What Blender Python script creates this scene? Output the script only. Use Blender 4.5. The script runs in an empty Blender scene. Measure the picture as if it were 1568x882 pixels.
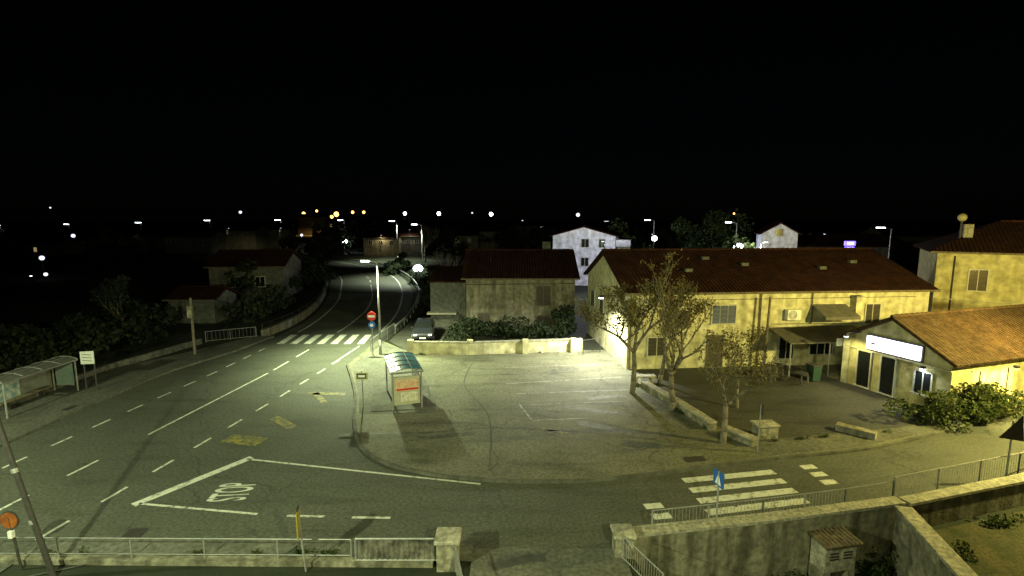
import bpy, math, random
from mathutils import Vector, Matrix
random.seed(7)
R=math.radians
scene=bpy.context.scene
scene.view_settings.view_transform='Standard'; scene.view_settings.look='None'; scene.view_settings.exposure=0
col=scene.collection

# ---------------- materials ----------------
MATS={}
def mat(name,c,rough=.85,c2=None,scale=1.0,detail=8,bump=0,bscale=30,metal=0,emit=None,es=0,fine=0,spec=.3,streak=0):
    if name in MATS: return MATS[name]
    m=bpy.data.materials.new(name); m.use_nodes=True; nt=m.node_tree; N=nt.nodes; L=nt.links
    b=N['Principled BSDF']; b.inputs['Roughness'].default_value=rough; b.inputs['Metallic'].default_value=metal
    b.inputs['Specular IOR Level'].default_value=spec
    b.inputs['Base Color'].default_value=(*c,1)
    tc=N.new('ShaderNodeTexCoord')
    def mul(a,bb):
        mx=N.new('ShaderNodeMix'); mx.data_type='RGBA'; mx.blend_type='MULTIPLY'; mx.inputs['Factor'].default_value=1
        L.new(a,mx.inputs['A']); L.new(bb,mx.inputs['B']); return mx.outputs['Result']
    if c2 is not None:
        n=N.new('ShaderNodeTexNoise'); n.inputs['Scale'].default_value=scale; n.inputs['Detail'].default_value=detail; n.inputs['Roughness'].default_value=.65
        r=N.new('ShaderNodeValToRGB'); r.color_ramp.elements[0].position=.35; r.color_ramp.elements[1].position=.65
        r.color_ramp.elements[0].color=(*c,1); r.color_ramp.elements[1].color=(*c2,1)
        L.new(tc.outputs['Object'],n.inputs['Vector']); L.new(n.outputs['Fac'],r.inputs['Fac'])
        out=r.outputs['Color']
        if fine:
            n2=N.new('ShaderNodeTexNoise'); n2.inputs['Scale'].default_value=fine; n2.inputs['Detail'].default_value=3
            r2=N.new('ShaderNodeValToRGB'); r2.color_ramp.elements[0].position=.3; r2.color_ramp.elements[1].position=.7
            r2.color_ramp.elements[0].color=(.6,.6,.6,1); r2.color_ramp.elements[1].color=(1.25,1.25,1.25,1)
            L.new(tc.outputs['Object'],n2.inputs['Vector']); L.new(n2.outputs['Fac'],r2.inputs['Fac'])
            out=mul(out,r2.outputs['Color'])
        if streak:
            mp=N.new('ShaderNodeMapping'); mp.inputs['Scale'].default_value=(1.6,1.6,.16)
            n5=N.new('ShaderNodeTexNoise'); n5.inputs['Scale'].default_value=1.4; n5.inputs['Detail'].default_value=6
            r5=N.new('ShaderNodeValToRGB'); r5.color_ramp.elements[0].position=.38; r5.color_ramp.elements[1].position=.56
            k=1-streak; r5.color_ramp.elements[0].color=(k,k,k*.93,1); r5.color_ramp.elements[1].color=(1,1,1,1)
            L.new(tc.outputs['Object'],mp.inputs['Vector']); L.new(mp.outputs[0],n5.inputs['Vector']); L.new(n5.outputs['Fac'],r5.inputs['Fac'])
            out=mul(out,r5.outputs['Color'])
        L.new(out,b.inputs['Base Color'])
    if bump:
        n3=N.new('ShaderNodeTexNoise'); n3.inputs['Scale'].default_value=bscale; n3.inputs['Detail'].default_value=5
        bp=N.new('ShaderNodeBump'); bp.inputs['Strength'].default_value=bump; bp.inputs['Distance'].default_value=.05
        L.new(tc.outputs['Object'],n3.inputs['Vector']); L.new(n3.outputs['Fac'],bp.inputs['Height']); L.new(bp.outputs['Normal'],b.inputs['Normal'])
    if emit:
        b.inputs['Emission Color'].default_value=(*emit,1); b.inputs['Emission Strength'].default_value=es
    MATS[name]=m; return m

def asphalt_mat(name,c,c2,crack=.5,stain=.5):
    m=mat(name,c,.8,c2,.22,8,.25,60,fine=9)
    nt=m.node_tree;N=nt.nodes;L=nt.links;b=N['Principled BSDF']
    src=b.inputs['Base Color'].links[0].from_socket
    tc=[n for n in N if n.type=='TEX_COORD'][0]
    n=N.new('ShaderNodeTexNoise'); n.inputs['Scale'].default_value=.5; n.inputs['Detail'].default_value=6
    add=N.new('ShaderNodeVectorMath'); add.operation='MULTIPLY_ADD'; add.inputs[1].default_value=(3,3,3)
    L.new(tc.outputs['Object'],n.inputs['Vector']); L.new(n.outputs['Color'],add.inputs[0]); L.new(tc.outputs['Object'],add.inputs[2])
    v=N.new('ShaderNodeTexVoronoi'); v.feature='DISTANCE_TO_EDGE'; v.inputs['Scale'].default_value=.12
    L.new(add.outputs[0],v.inputs['Vector'])
    r=N.new('ShaderNodeValToRGB'); r.color_ramp.elements[0].position=0; r.color_ramp.elements[1].position=.007
    r.color_ramp.elements[0].color=(1-crack,1-crack,1-crack,1); r.color_ramp.elements[1].color=(1,1,1,1)
    L.new(v.outputs['Distance'],r.inputs['Fac'])
    mx=N.new('ShaderNodeMix'); mx.data_type='RGBA'; mx.blend_type='MULTIPLY'; mx.inputs['Factor'].default_value=1
    L.new(src,mx.inputs['A']); L.new(r.outputs['Color'],mx.inputs['B'])
    n4=N.new('ShaderNodeTexNoise'); n4.inputs['Scale'].default_value=.9; n4.inputs['Detail'].default_value=4
    mp=N.new('ShaderNodeMapping'); mp.inputs['Scale'].default_value=(.35,1.3,1); mp.inputs['Location'].default_value=(13,5,2)
    L.new(tc.outputs['Object'],mp.inputs['Vector']); L.new(mp.outputs[0],n4.inputs['Vector'])
    r4=N.new('ShaderNodeValToRGB'); r4.color_ramp.elements[0].position=.28; r4.color_ramp.elements[1].position=.47
    r4.color_ramp.elements[0].color=(stain,stain,stain*.97,1); r4.color_ramp.elements[1].color=(1,1,1,1)
    L.new(n4.outputs['Fac'],r4.inputs['Fac'])
    m2=N.new('ShaderNodeMix'); m2.data_type='RGBA'; m2.blend_type='MULTIPLY'; m2.inputs['Factor'].default_value=1
    L.new(mx.outputs['Result'],m2.inputs['A']); L.new(r4.outputs['Color'],m2.inputs['B'])
    L.new(m2.outputs['Result'],b.inputs['Base Color'])
    return m

def paint_mat(name,c,thr=.42,under=(.07,.07,.065)):
    m=mat(name,c,.7,c,1)
    nt=m.node_tree;N=nt.nodes
    r=[n for n in N if n.type=='VALTORGB'][0]; n=[n for n in N if n.type=='TEX_NOISE'][0]
    n.inputs['Scale'].default_value=3.5; n.inputs['Detail'].default_value=10; n.inputs['Roughness'].default_value=.75
    r.color_ramp.elements[0].position=thr-.06; r.color_ramp.elements[1].position=thr+.06
    r.color_ramp.elements[0].color=(*under,1); r.color_ramp.elements[1].color=(*c,1)
    return m

def tile_mat(name,c,c2):
    m=mat(name,c,.9,c2,1.2,6,fine=5,spec=.1)
    nt=m.node_tree;N=nt.nodes;L=nt.links;b=N['Principled BSDF']
    tc=[n for n in N if n.type=='TEX_COORD'][0]
    w=N.new('ShaderNodeTexWave'); w.bands_direction='X'; w.inputs['Scale'].default_value=.55; w.inputs['Distortion'].default_value=.25
    w2=N.new('ShaderNodeTexWave'); w2.bands_direction='Y'; w2.wave_profile='SAW'; w2.inputs['Scale'].default_value=.4; w2.inputs['Distortion'].default_value=.15
    L.new(tc.outputs['UV'],w.inputs['Vector']); L.new(tc.outputs['UV'],w2.inputs['Vector'])
    a=N.new('ShaderNodeMath'); a.operation='MULTIPLY_ADD'; a.inputs[1].default_value=.4
    L.new(w2.outputs['Fac'],a.inputs[0]); L.new(w.outputs['Fac'],a.inputs[2])
    bp=N.new('ShaderNodeBump'); bp.inputs['Strength'].default_value=1; bp.inputs['Distance'].default_value=.1
    L.new(a.outputs[0],bp.inputs['Height']); L.new(bp.outputs['Normal'],b.inputs['Normal'])
    return m

M_ground=mat('ground_grass',(.010,.014,.007),.95,(.022,.026,.012),.3,10,.5,8)
M_asph=asphalt_mat('asphalt',(.064,.069,.053),(.088,.093,.071),.35,.75)
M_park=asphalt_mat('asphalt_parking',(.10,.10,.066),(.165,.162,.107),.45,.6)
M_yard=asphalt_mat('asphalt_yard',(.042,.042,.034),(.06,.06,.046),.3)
M_pave=mat('pavement_concrete',(.082,.084,.066),.9,(.125,.125,.098),.7,8,.3,30,fine=7)
M_kerb=mat('kerb_stone',(.05,.05,.04),.9,(.12,.12,.09),1.2,6,.4,20)
M_white=paint_mat('road_paint_white',(.52,.53,.46),.43)
M_whitef=paint_mat('road_paint_faded',(.34,.34,.28),.50,(.13,.13,.1))
M_yel=paint_mat('road_paint_yellow',(.26,.22,.035),.52,(.075,.08,.06))
M_blotch=paint_mat('dark_blotch',(.05,.05,.038),.50,(.115,.115,.08))
M_seam=mat('tar_seam',(.045,.045,.04),.7,(.08,.08,.065),3)
M_steel=mat('galvanised_steel',(.20,.21,.2),.5,(.32,.32,.31),6,metal=.4)
M_dark=mat('dark_metal',(.03,.03,.03),.5,(.05,.045,.04),8)
M_black=mat('dark_glass',(.01,.012,.012),.15,spec=.5)
M_plast=mat('cream_plaster',(.46,.43,.26),.9,(.6,.56,.35),.8,8,.2,25,fine=2,streak=.22)
M_plasty=mat('yellow_plaster',(.40,.36,.17),.9,(.52,.47,.23),.8,8,.2,25,fine=2,streak=.2)
M_plastg=mat('old_render',(.15,.135,.09),.95,(.29,.265,.18),.7,10,.5,12,fine=3,streak=.35)
M_plastd=mat('grey_render',(.08,.08,.065),.95,(.14,.14,.11),.7,10,.5,12,fine=3)
M_plastw=mat('white_plaster',(.62,.62,.7),.9,(.72,.72,.78),.8,fine=1.5,streak=.15)
M_conc=mat('wall_concrete',(.16,.15,.105),.95,(.25,.235,.165),.9,10,.4,14,fine=5,streak=.55)
M_stone=mat('stone_wall',(.13,.12,.09),.95,(.30,.28,.2),1.3,10,1,5,fine=5,streak=.3)
M_cop=mat('coping_concrete',(.22,.21,.16),.9,(.35,.33,.25),2,8,.4,20,fine=8)
M_roof=tile_mat('clay_tiles',(.020,.008,.006),(.045,.017,.011))
M_roof2=tile_mat('clay_tiles_light',(.055,.036,.02),(.10,.066,.034))
M_bark=mat('bark',(.10,.085,.06),.95,(.19,.165,.12),6,8,.8,20)
M_wood=mat('weathered_wood',(.1,.08,.05),.9,(.18,.15,.1),5,8,.4,20)
M_shut=mat('window_shutter',(.05,.045,.03),.7,(.08,.07,.05),9)
M_frame=mat('window_frame',(.4,.39,.3),.6,(.5,.48,.38),8)
M_red=mat('sign_red',(.5,.03,.02),.5,(.4,.03,.02),6)
M_blue=mat('sign_blue',(.02,.10,.38),.5,(.02,.08,.3),6)
M_signw=mat('sign_white',(.6,.6,.55),.5,(.7,.7,.65),6)
M_orange=mat('sign_orange',(.3,.09,.012),.6,(.16,.045,.012),5)
M_yellow=mat('sign_yellow',(.3,.24,.04),.5,(.2,.16,.03),8)

def em(name,c,s,samp=False):
    m=mat(name,c,.5,emit=c,es=s)
    if not samp: m.cycles.emission_sampling='NONE'
    return m
E_cool=em('lamp_glow_cool',(.85,.92,1),16)
E_blue=em('lamp_glow_blue',(.2,.13,1),3)
E_warm=em('lamp_glow_warm',(1,.5,.12),5)
E_dim=em('lamp_glow_dim',(.8,.85,1),1.5)
E_sign=em('lightbox_sign',(.86,.88,1),4,True)
E_win=em('lit_window',(1,.75,.35),.3)
E_int=em('lit_doorway',(1,.8,.3),.5)

# ---------------- mesh helpers ----------------
def empty(name,loc=(0,0,0),rz=0):
    e=bpy.data.objects.new(name,None); e.location=loc; e.rotation_euler=(0,0,rz); e.empty_display_size=.3; col.objects.link(e); return e
def mesh(name,vs,fs,m=None,parent=None,smooth=False,loc=None,mats=None,fm=None):
    me=bpy.data.meshes.new(name); me.from_pydata([tuple(v) for v in vs],[],fs); me.update()
    o=bpy.data.objects.new(name,me); col.objects.link(o)
    for mm in (mats or ([m] if m else [])): me.materials.append(mm)
    if fm:
        for p,i in zip(me.polygons,fm): p.material_index=i
    if smooth:
        for p in me.polygons: p.use_smooth=True
    if parent: o.parent=parent
    if loc: o.location=loc
    return o
def boxdata(cx,cy,cz,sx,sy,sz,rz=0):
    vs=[]
    for z in(-1,1):
        for x,y in((-1,-1),(1,-1),(1,1),(-1,1)):
            px,py=x*sx/2,y*sy/2
            vs.append((cx+px*math.cos(rz)-py*math.sin(rz),cy+px*math.sin(rz)+py*math.cos(rz),cz+z*sz/2))
    return vs,[(0,3,2,1),(4,5,6,7),(0,1,5,4),(1,2,6,5),(2,3,7,6),(3,0,4,7)]
def box(name,c,s,m,parent=None,rz=0,bev=0):
    vs,fs=boxdata(0,0,0,*s); o=mesh(name,vs,fs,m,parent,loc=c); o.rotation_euler=(0,0,rz)
    if bev:
        b=o.modifiers.new('bevel','BEVEL'); b.width=bev; b.segments=2
    return o
class MB:
    def __init__(s): s.v=[];s.f=[]
    def add(s,v,f):
        k=len(s.v); s.v+=v; s.f+=[tuple(i+k for i in q) for q in f]
    def box(s,*a): s.add(*boxdata(*a))
    def tube(s,a,b,r1,r2=None,n=6):
        r2=r1 if r2 is None else r2
        a=Vector(a);b=Vector(b);d=(b-a)
        if d.length<1e-5:return
        d.normalize(); u=d.cross(Vector((0,0,1)))
        if u.length<.01:u=d.cross(Vector((1,0,0)))
        u.normalize();w=d.cross(u); vs=[]
        for p,r in((a,r1),(b,r2)):
            for i in range(n):
                t=2*math.pi*i/n; vs.append(tuple(p+u*math.cos(t)*r+w*math.sin(t)*r))
        fs=[(i,(i+1)%n,n+(i+1)%n,n+i) for i in range(n)]+[tuple(range(n))[::-1],tuple(range(n,2*n))]
        s.add(vs,fs)
    def obj(s,name,m,parent=None,smooth=False): return mesh(name,s.v,s.f,m,parent,smooth)
def tube(name,a,b,r,m,parent=None,r2=None,n=10):
    q=MB();q.tube(a,b,r,r2,n);return q.obj(name,m,parent)
def poly(name,pts,z,m,thick=0,parent=None):
    n=len(pts); vs=[(x,y,z) for x,y in pts]
    fs=[tuple(range(n))]
    if thick:
        vs+=[(x,y,z-thick) for x,y in pts]
        fs+=[(i,n+i,n+(i+1)%n,(i+1)%n) for i in range(n)]
    return mesh(name,vs,fs,m,parent)
def ribbon(pts,w,z):
    P=[Vector((x,y)) for x,y in pts]; vs=[];fs=[]
    for i,p in enumerate(P):
        d=(P[min(i+1,len(P)-1)]-P[max(i-1,0)]).normalized(); n=Vector((-d.y,d.x))*w/2
        vs+=[(p.x+n.x,p.y+n.y,z),(p.x-n.x,p.y-n.y,z)]
    for i in range(len(P)-1): fs.append((2*i,2*i+1,2*i+3,2*i+2))
    return vs,fs
def smoothpl(pts,n=6):
    out=[]
    P=[Vector(p) for p in pts]
    for i in range(len(P)-1):
        p0=P[max(i-1,0)];p1=P[i];p2=P[i+1];p3=P[min(i+2,len(P)-1)]
        for k in range(n):
            t=k/n
            out.append(tuple(.5*((2*p1)+(p2-p0)*t+(2*p0-5*p1+4*p2-p3)*t*t+(3*p1-p0-3*p2+p3)*t**3)))
    out.append(tuple(P[-1])); return out
def wallrun(name,pts,w,z0,z1,m,parent=None,cop=None,copw=.08,coph=.08):
    P=[Vector((x,y)) for x,y in pts]; Z=z1 if isinstance(z1,(list,tuple)) else [z1]*len(P)
    def run(nm,w,za,zb,mm,par):
        vs=[];fs=[]
        for i,p in enumerate(P):
            d=(P[min(i+1,len(P)-1)]-P[max(i-1,0)]).normalized(); n=Vector((-d.y,d.x))*w/2
            vs+=[(p.x+n.x,p.y+n.y,za[i]),(p.x-n.x,p.y-n.y,za[i]),(p.x-n.x,p.y-n.y,zb[i]),(p.x+n.x,p.y+n.y,zb[i])]
        for i in range(len(P)-1):
            a=4*i;b=a+4
            for k in range(4): fs.append((a+k,b+k,b+(k+1)%4,a+(k+1)%4))
        e=4*(len(P)-1); fs+=[(3,2,1,0),(e,e+1,e+2,e+3)]
        return mesh(nm,vs,fs,mm,par)
    if cop:
        e=parent or empty(name)
        run('wall_body',w,[z0]*len(P),Z,m,e); run('coping',w+copw,[z+.002 for z in Z],[z+coph for z in Z],cop,e); return e
    return run(name,w,[z0]*len(P),Z,m,parent)
def railing(name,pts,h,z,m=M_steel,post=2.0,bars=True,gap=.14,r=.022,parent=None):
    q=MB()
    for (a,b) in zip(pts[:-1],pts[1:]):
        a=Vector(a);b=Vector(b);L=(b-a).length
        za=z
        n=max(1,round(L/post))
        for i in range(n+1):
            p=a.lerp(b,i/n); q.tube((p.x,p.y,za),(p.x,p.y,za+h),r*1.3)
        q.tube((a.x,a.y,za+h),(b.x,b.y,za+h),r); q.tube((a.x,a.y,za+.12),(b.x,b.y,za+.12),r*.8)
        if bars:
            k=int(L/gap)
            for i in range(k):
                p=a.lerp(b,(i+.5)/k); q.tube((p.x,p.y,za+.12),(p.x,p.y,za+h),.007,n=4)
    return q.obj(name,m,parent)

# ---------------- ground ----------------
vs=[];fs=[]
def addpoly(p):
    k=len(vs); vs.extend(p); fs.append(tuple(range(k,k+len(p))))
WL=[(3.6,14.55),(8.2,15.3),(13.3,16.35),(19.6,18.1),(30,22.2),(60,36)]
addpoly([(-1800,-60,-.03),(3.6,-60,-.03)]+[(x,y,-.03) for x,y in WL]+[(1800,500,-.03),(1800,2500,-.03),(-1800,2500,-.03)])
addpoly([(3.6,-60,-1.9),(12.4,-60,-1.9),(13.3,16.35,-1.9),(8.2,15.3,-1.9),(3.6,14.55,-1.9)])
addpoly([(12.4,-60,-.6),(1800,-60,-.6),(1800,500,-.6),(60,36,-.6),(30,22.2,-.6),(19.6,18.1,-.6),(13.3,16.35,-.6)])
ground=mesh('ground',vs,fs,M_ground)

left=[(-22.6,-40),(-22.6,31)]+smoothpl([(-22.4,33),(-20.9,38),(-20.2,43),(-20.3,49),(-21.2,55),(-23.1,63),(-25.9,72),(-31.2,87),(-40,106),(-50,122),(-75,152)])
right=smoothpl([(-75,163),(-50,131),(-38,119),(-26.8,105),(-18.9,87.3),(-14.1,71.5),(-12,60),(-10.9,49),(-11.1,41)])
isl=smoothpl([(-11.3,34.1),(-10.1,31.2),(-8.8,27.7),(-8,24.8),(-7.1,22.3),(-6.2,20.8),(-4.9,19.7),(-3.4,19.05),(-2.1,18.7),(.4,18.4),(2.9,18.5),(5.6,19),(7.6,19.5),(11.1,20.3),(15.4,21.2),(19,22.5),(26.8,26.0),(45,36.5),(80,58)],5)
road=poly('road_asphalt',left+right+isl+[(80,50),(40,28.3),(19.5,18.75),(13.3,16.95),(8.2,15.8),(3.4,15.0),(3.4,14.3),(-1.2,14.3),(-14.6,14.3),(-14.2,-40)],0,M_asph)
poly('driveway',[(-1.2,14.45),(3.4,14.45),(3.4,13.2),(3.4,4),(-1.2,4)],.006,M_pave)
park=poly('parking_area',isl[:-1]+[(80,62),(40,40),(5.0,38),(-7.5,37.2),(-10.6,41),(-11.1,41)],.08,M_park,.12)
q=MB()
P=isl
for a,b in zip(P[:-1],P[1:]):
    a=Vector(a);b=Vector(b); d=b-a
    if d.length<.05: continue
    nn=max(1,int(d.length/1.0))
    for i in range(nn):
        c=a+d*((i+.5)/nn); q.box(c.x,c.y,.04,d.length/nn-.015,.14,.14,math.atan2(d.y,d.x))
q.obj('kerb',M_kerb)
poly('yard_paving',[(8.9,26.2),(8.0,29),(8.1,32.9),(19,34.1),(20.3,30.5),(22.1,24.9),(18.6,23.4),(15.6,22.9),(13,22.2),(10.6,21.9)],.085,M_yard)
poly('pavement_strip',[(10.5,20.4),(15.4,21.35),(19,22.7),(26.8,26.2),(45,36.7),(44,38),(26,27.2),(18.6,23.35),(15.6,22.85),(10.6,21.8)],.09,M_pave)
poly('pavement_bus_stop',[(-10.95,34.1),(-9.9,31.2),(-8.6,27.7),(-7.85,25.2),(-4.2,25.2),(-4.2,27),(-5.3,30.5),(-7.3,36.9),(-10.6,40.6),(-10.8,37)],.09,M_pave)
poly('pavement_left',[(-22.62,-20),(-22.62,31),(-22.4,33),(-20.95,38),(-20.3,42.8),(-21.9,42.8),(-24,38),(-26.6,33),(-26.8,-20)],.11,M_pave,.13)
poly('pavement_near_right',[(3.4,15.02),(8.2,15.82),(13.3,16.97),(19.5,18.77),(40,28.3),(40,27.2),(19.6,18.2),(13.3,16.45),(8.2,15.4),(3.6,14.65)],.1,M_pave,.12)
poly('pavement_near_left',[(-14.6,14.9),(-3.0,14.9),(-1.2,14.6),(-1.2,13.9),(-14.6,13.9)],.06,M_pave,.08)
poly('lawn',[(13,-10),(13.6,16.0),(19.6,17.7),(30,21.8),(60,30),(60,-10)],-.56,mat('lawn_grass',(.03,.04,.012),.95,(.08,.07,.028),1.2,10,1,25,fine=12))

# ---------------- markings ----------------
def marks(name,items,m,z=.005):
    q=MB()
    for it in items:
        v,f=ribbon(it[0],it[1],z); q.add(v,f)
    return q.obj(name,m)
def dashes(pl,w,on,off,start=0):
    out=[];P=[Vector(p) for p in pl]; L=[0]
    for a,b in zip(P[:-1],P[1:]): L.append(L[-1]+(b-a).length)
    def at(s):
        for i in range(len(P)-1):
            if s<=L[i+1]: return tuple(P[i].lerp(P[i+1],(s-L[i])/(L[i+1]-L[i])))
        return tuple(P[-1])
    s=start
    while s+on<L[-1]: out.append(([at(s),at(s+on/2),at(s+on)],w)); s+=on+off
    return out
it=[]
it+=dashes([(-20.9,5),(-20.6,20),(-20.0,27),(-19.5,32.6),(-19.2,40)],.12,1.0,1.05,.2)
it+=dashes([(-18.6,8),(-17.7,17.1),(-17.0,22.4)],.12,1.3,1.45,.0)
it+=[([(-17.0,22.8),(-15.95,32.4)],.12)]
it+=dashes([(-15.9,33.1),(-15.6,40)],.13,2.1,1.2)
it+=dashes([(-15.3,12.5),(-14.5,17.9),(-13.9,22.1),(-13.2,27.6),(-12.6,33.1),(-12.3,36)],.12,1.05,1.15,.2)
it+=[([(-12.5,34.6),(-12.1,39.6)],.12)]
it+=[(smoothpl([(-19.0,44.5),(-19.1,47.5),(-19.8,53.7),(-21.5,62.5),(-24.3,72),(-29.3,87),(-38.4,106),(-49,122)]),.16)]
it+=[(smoothpl([(-11.7,44.3),(-12.1,51.9),(-13.4,61),(-15.9,73),(-20.5,88),(-28,103.5),(-38.5,117),(-50,129)]),.16)]
it+=[(smoothpl([(-15.5,44.5),(-15.5,47.9),(-16.1,55.7),(-18.0,65.2),(-20.8,75)]),.14)]
it+=dashes(smoothpl([(-20.8,75),(-25,88),(-33,103),(-43,118)]),.14,3,3)
it+=[([(-11.15,20.35),(-1.2,18.3)],.11),([(-13.2,16.95),(-8.7,16.3)],.11),([(-7.65,16.2),(-6.35,16.15)],.12),([(-5.4,16.1),(-4.1,16.08)],.12)]
it+=[([(-11.0,20.5),(-13.35,16.85)],.34)]
marks('road_marking_lines',it,M_white)
it=[([(-18.7+i*1.08,40.3),(-18.95+i*1.08,43.6)],.55) for i in range(7)]
marks('zebra_crossing',it,M_white,.006)
it=[([(6.6+.03*i,18.55-.72*i),(10.45+.04*i,19.25-.7*i)],.36) for i in range(5)]
it+=[([(4.65+.1*i,16.75-.62*i),(5.3+.1*i,16.85-.62*i)],.34) for i in range(3)]
it+=[([(11.75+.05*i,19.6-.6*i),(12.35+.05*i,19.7-.6*i)],.34) for i in range(3)]
marks('zebra_crossing',it,M_white,.006)
cu=bpy.data.curves.new('stop_lettering','FONT'); cu.body='STOP'; cu.size=.54; cu.align_x='CENTER'; cu.align_y='CENTER'
t=bpy.data.objects.new('stop_lettering',cu); col.objects.link(t); t.location=(-10.25,17.75,.007); t.rotation_euler=(0,0,R(96)); t.scale=(1.0,3.5,1); cu.offset=.006
cu.materials.append(M_white)
it=[([(-.4,30.0),(6.9,31.3)],.09),([(.2,28.2),(6.8,28.9)],.09),([(.4,26.5),(1.0,24.3)],.1),([(1.0,24.3),(3.8,24.6)],.1),([(-.6,33.4),(5.8,34.1)],.08),([(.4,26.4),(6.3,27.0)],.07)]
marks('parking_bay_lines',it,M_whitef,.086)
it=[([(-13.1,22.4),(-11.3,22.0)],.9),([(-11.4,28.6),(-10.3,27.0)],.35),([(-11.8,28.5),(-9.6,28.4)],.4),([(-12.1,24.9),(-10.6,23.6)],.5)]
marks('bus_bay_yellow_marking',it,M_yel,.005)
marks('parking_yellow_marking',[([(1.3,23.4),(2.6,22.7)],.25),([(1.2,23.0),(3.0,23.2)],.15)],M_yel,.086)
marks('dark_patch',[([(-4.3,22.2),(-1.8,22.8)],.4),([(2.5,26.2),(5.7,25.2)],.5),([(3.2,24.0),(6.6,22.2)],.6),([(4.8,21.0),(6.0,21.3)],.3),([(-8,22.6),(-3.7,22.9)],.22),([(2.5,32.6),(4.5,33.1)],.8),([(4.2,27.4),(6.5,27.9)],.5)],M_blotch,.0865)  # mottled darker strips laid over the car park surface
marks('tarmac_seam',[(smoothpl([(-2.6,36),(-2.9,30),(-1.2,25),(-.9,19.2)]),.05),(smoothpl([(-6.2,22),(-1,23.4),(4.5,22.6),(8.5,21.2)]),.05),(smoothpl([(-5,31.5),(0,31.9),(6.4,32.6)]),.05)],M_seam,.0872)
marks('road_seam',[(smoothpl([(-14.2,13),(-8,15.3),(0,16.6),(6,17),(14,18.6),(24,22.5)]),.06),(smoothpl([(-17.5,5),(-18.9,20),(-17.6,33),(-17.2,40)]),.05),([(14.8,17.6),(13.9,20.6)],.06)],M_seam,.0035)
q=MB(); q.box(-12.1,15.2,.006,.6,.55,.012,.1); q.box(7.6,20.15,.1,.8,.4,.03,.15);q.box(-23.3,25.9,.115,.7,.35,.02,1.5); q.obj('manhole_cover',M_dark)

# ---------------- street lamps ----------------
def street_lamp(x,y,h,ad=(-1,0),arm=1.2,glow=E_cool,power=0,colr=(1,1,1),head=.55,spot=145,r=.07,blend=.6,aim=None,typ='SPOT'):
    e=empty('street_lamp',(x,y,0))
    q=MB(); q.tube((0,0,0),(0,0,1.2),r*1.5,r*1.4,10); q.tube((0,0,1.2),(0,0,h),r*1.3,r*.7,10)
    tip=(ad[0]*arm,ad[1]*arm,h+.15); q.tube((0,0,h-.03),tip,r*.6)
    q.obj('pole',M_steel,e,True)
    rz=math.atan2(ad[1],ad[0])
    box('head',(tip[0],tip[1],tip[2]+.02),(head*1.2,head*.5,.1),M_steel,e,rz,.03)
    box('led_panel',(tip[0],tip[1],tip[2]-.07),(head,head*.4,.06+head*.08),glow,e,rz)
    if power:
        l=bpy.data.lights.new('lamp_light',typ); l.energy=power; l.color=colr; l.shadow_soft_size=.15
        if typ=='SPOT': l.spot_size=R(spot); l.spot_blend=blend
        o=bpy.data.objects.new('lamp_light',l); col.objects.link(o); o.parent=e; o.location=(tip[0],tip[1],tip[2]-.25-head*.05)
        if aim:
            d=Vector(aim)-Vector((x+tip[0],y+tip[1],tip[2])); o.rotation_euler=d.to_track_quat('-Z','Y').to_euler()
    return e
GREEN=(.88,1,.56); SOD=(1,.88,.26); ORG=(1,.7,.17)
street_lamp(-9.7,36.8,6.9,(-1,.1),.9,E_cool,16500,GREEN,.6,spot=140,aim=(-9.6,36.2,0))
street_lamp(-14.9,85,9,(-1,.2),1.2,E_cool,17000,(.9,1,.75),.9,spot=125)
street_lamp(-27,121,9.4,(-1,.2),1.2,E_cool,16000,(.9,1,.75),1.2,spot=125)
street_lamp(-27,12,8.5,(1,0),1.5,E_cool,9500,GREEN,aim=(-17,21,0),spot=115)  # added out of view as fill light for the left road
street_lamp(-11,2.5,9.2,(0,1),1.0,E_cool,11500,GREEN,aim=(-8,15,0),spot=128)  # added lamp beside the camera, unseen, fills the near road
street_lamp(4,-2,11,(0,1),1.0,E_cool,9500,(.95,1,.48),aim=(-2,23,0),spot=84,blend=.85)  # added floodlight on the camera's side, unseen, fills car park and near walls
street_lamp(26,18.5,8,(-1,0),1.2,E_warm,14500,SOD,typ='POINT')
street_lamp(28.5,25.3,6.2,(-1,0),1.0,E_warm,2300,ORG,.6,typ='POINT')
street_lamp(46,29,8.5,(-1,0),1.2,E_warm,2200,SOD,typ='POINT')  # added sodium source outside the view, brightens the two-storey house
for (x,y,h,gl,hd) in [(24.8,90,9.7,E_cool,.9),(32.7,75,9.4,E_cool,.8),(44.2,60,8.9,E_cool,.8),(-52,160,9.5,E_cool,1.5),(-85,190,9.5,E_cool,1.9),(-117,200,9.3,E_cool,1.9),(-151,210,8.4,E_cool,2.0),(-189,220,7.6,E_cool,1.8),(-228,230,7,E_cool,1.5),(25,130,9.3,E_dim,1)]:
    street_lamp(x,y,h,(-1,.1),1.2,gl,head=hd,r=.1)
def globe_lamp(x,y,z,rad,m,name='globe_lamp',sx=1.0,pn='globe'):
    e=empty(name,(x,y,0)); tube('post',(0,0,0),(0,0,z-rad*.8),.07,M_dark,e)
    v=[];f=[];n=10
    for j in range(7):
        ph=math.pi*j/6
        for i in range(n):
            th=2*math.pi*i/n; v.append((rad*sx*math.sin(ph)*math.cos(th),rad*math.sin(ph)*math.sin(th),z+rad*math.cos(ph)))
    for j in range(6):
        for i in range(n): f.append((j*n+i,j*n+(i+1)%n,(j+1)*n+(i+1)%n,(j+1)*n+i))
    mesh(pn,v,f,m,e,True); return e
def at(px,y,py):
    k=(py-441)/784; rat=(.134+k*.991)/(.991-k*.134); z=10-rat*y; tt=y/(.991-k*.134)
    return ((px-784)/784*tt,y,z)
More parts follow.
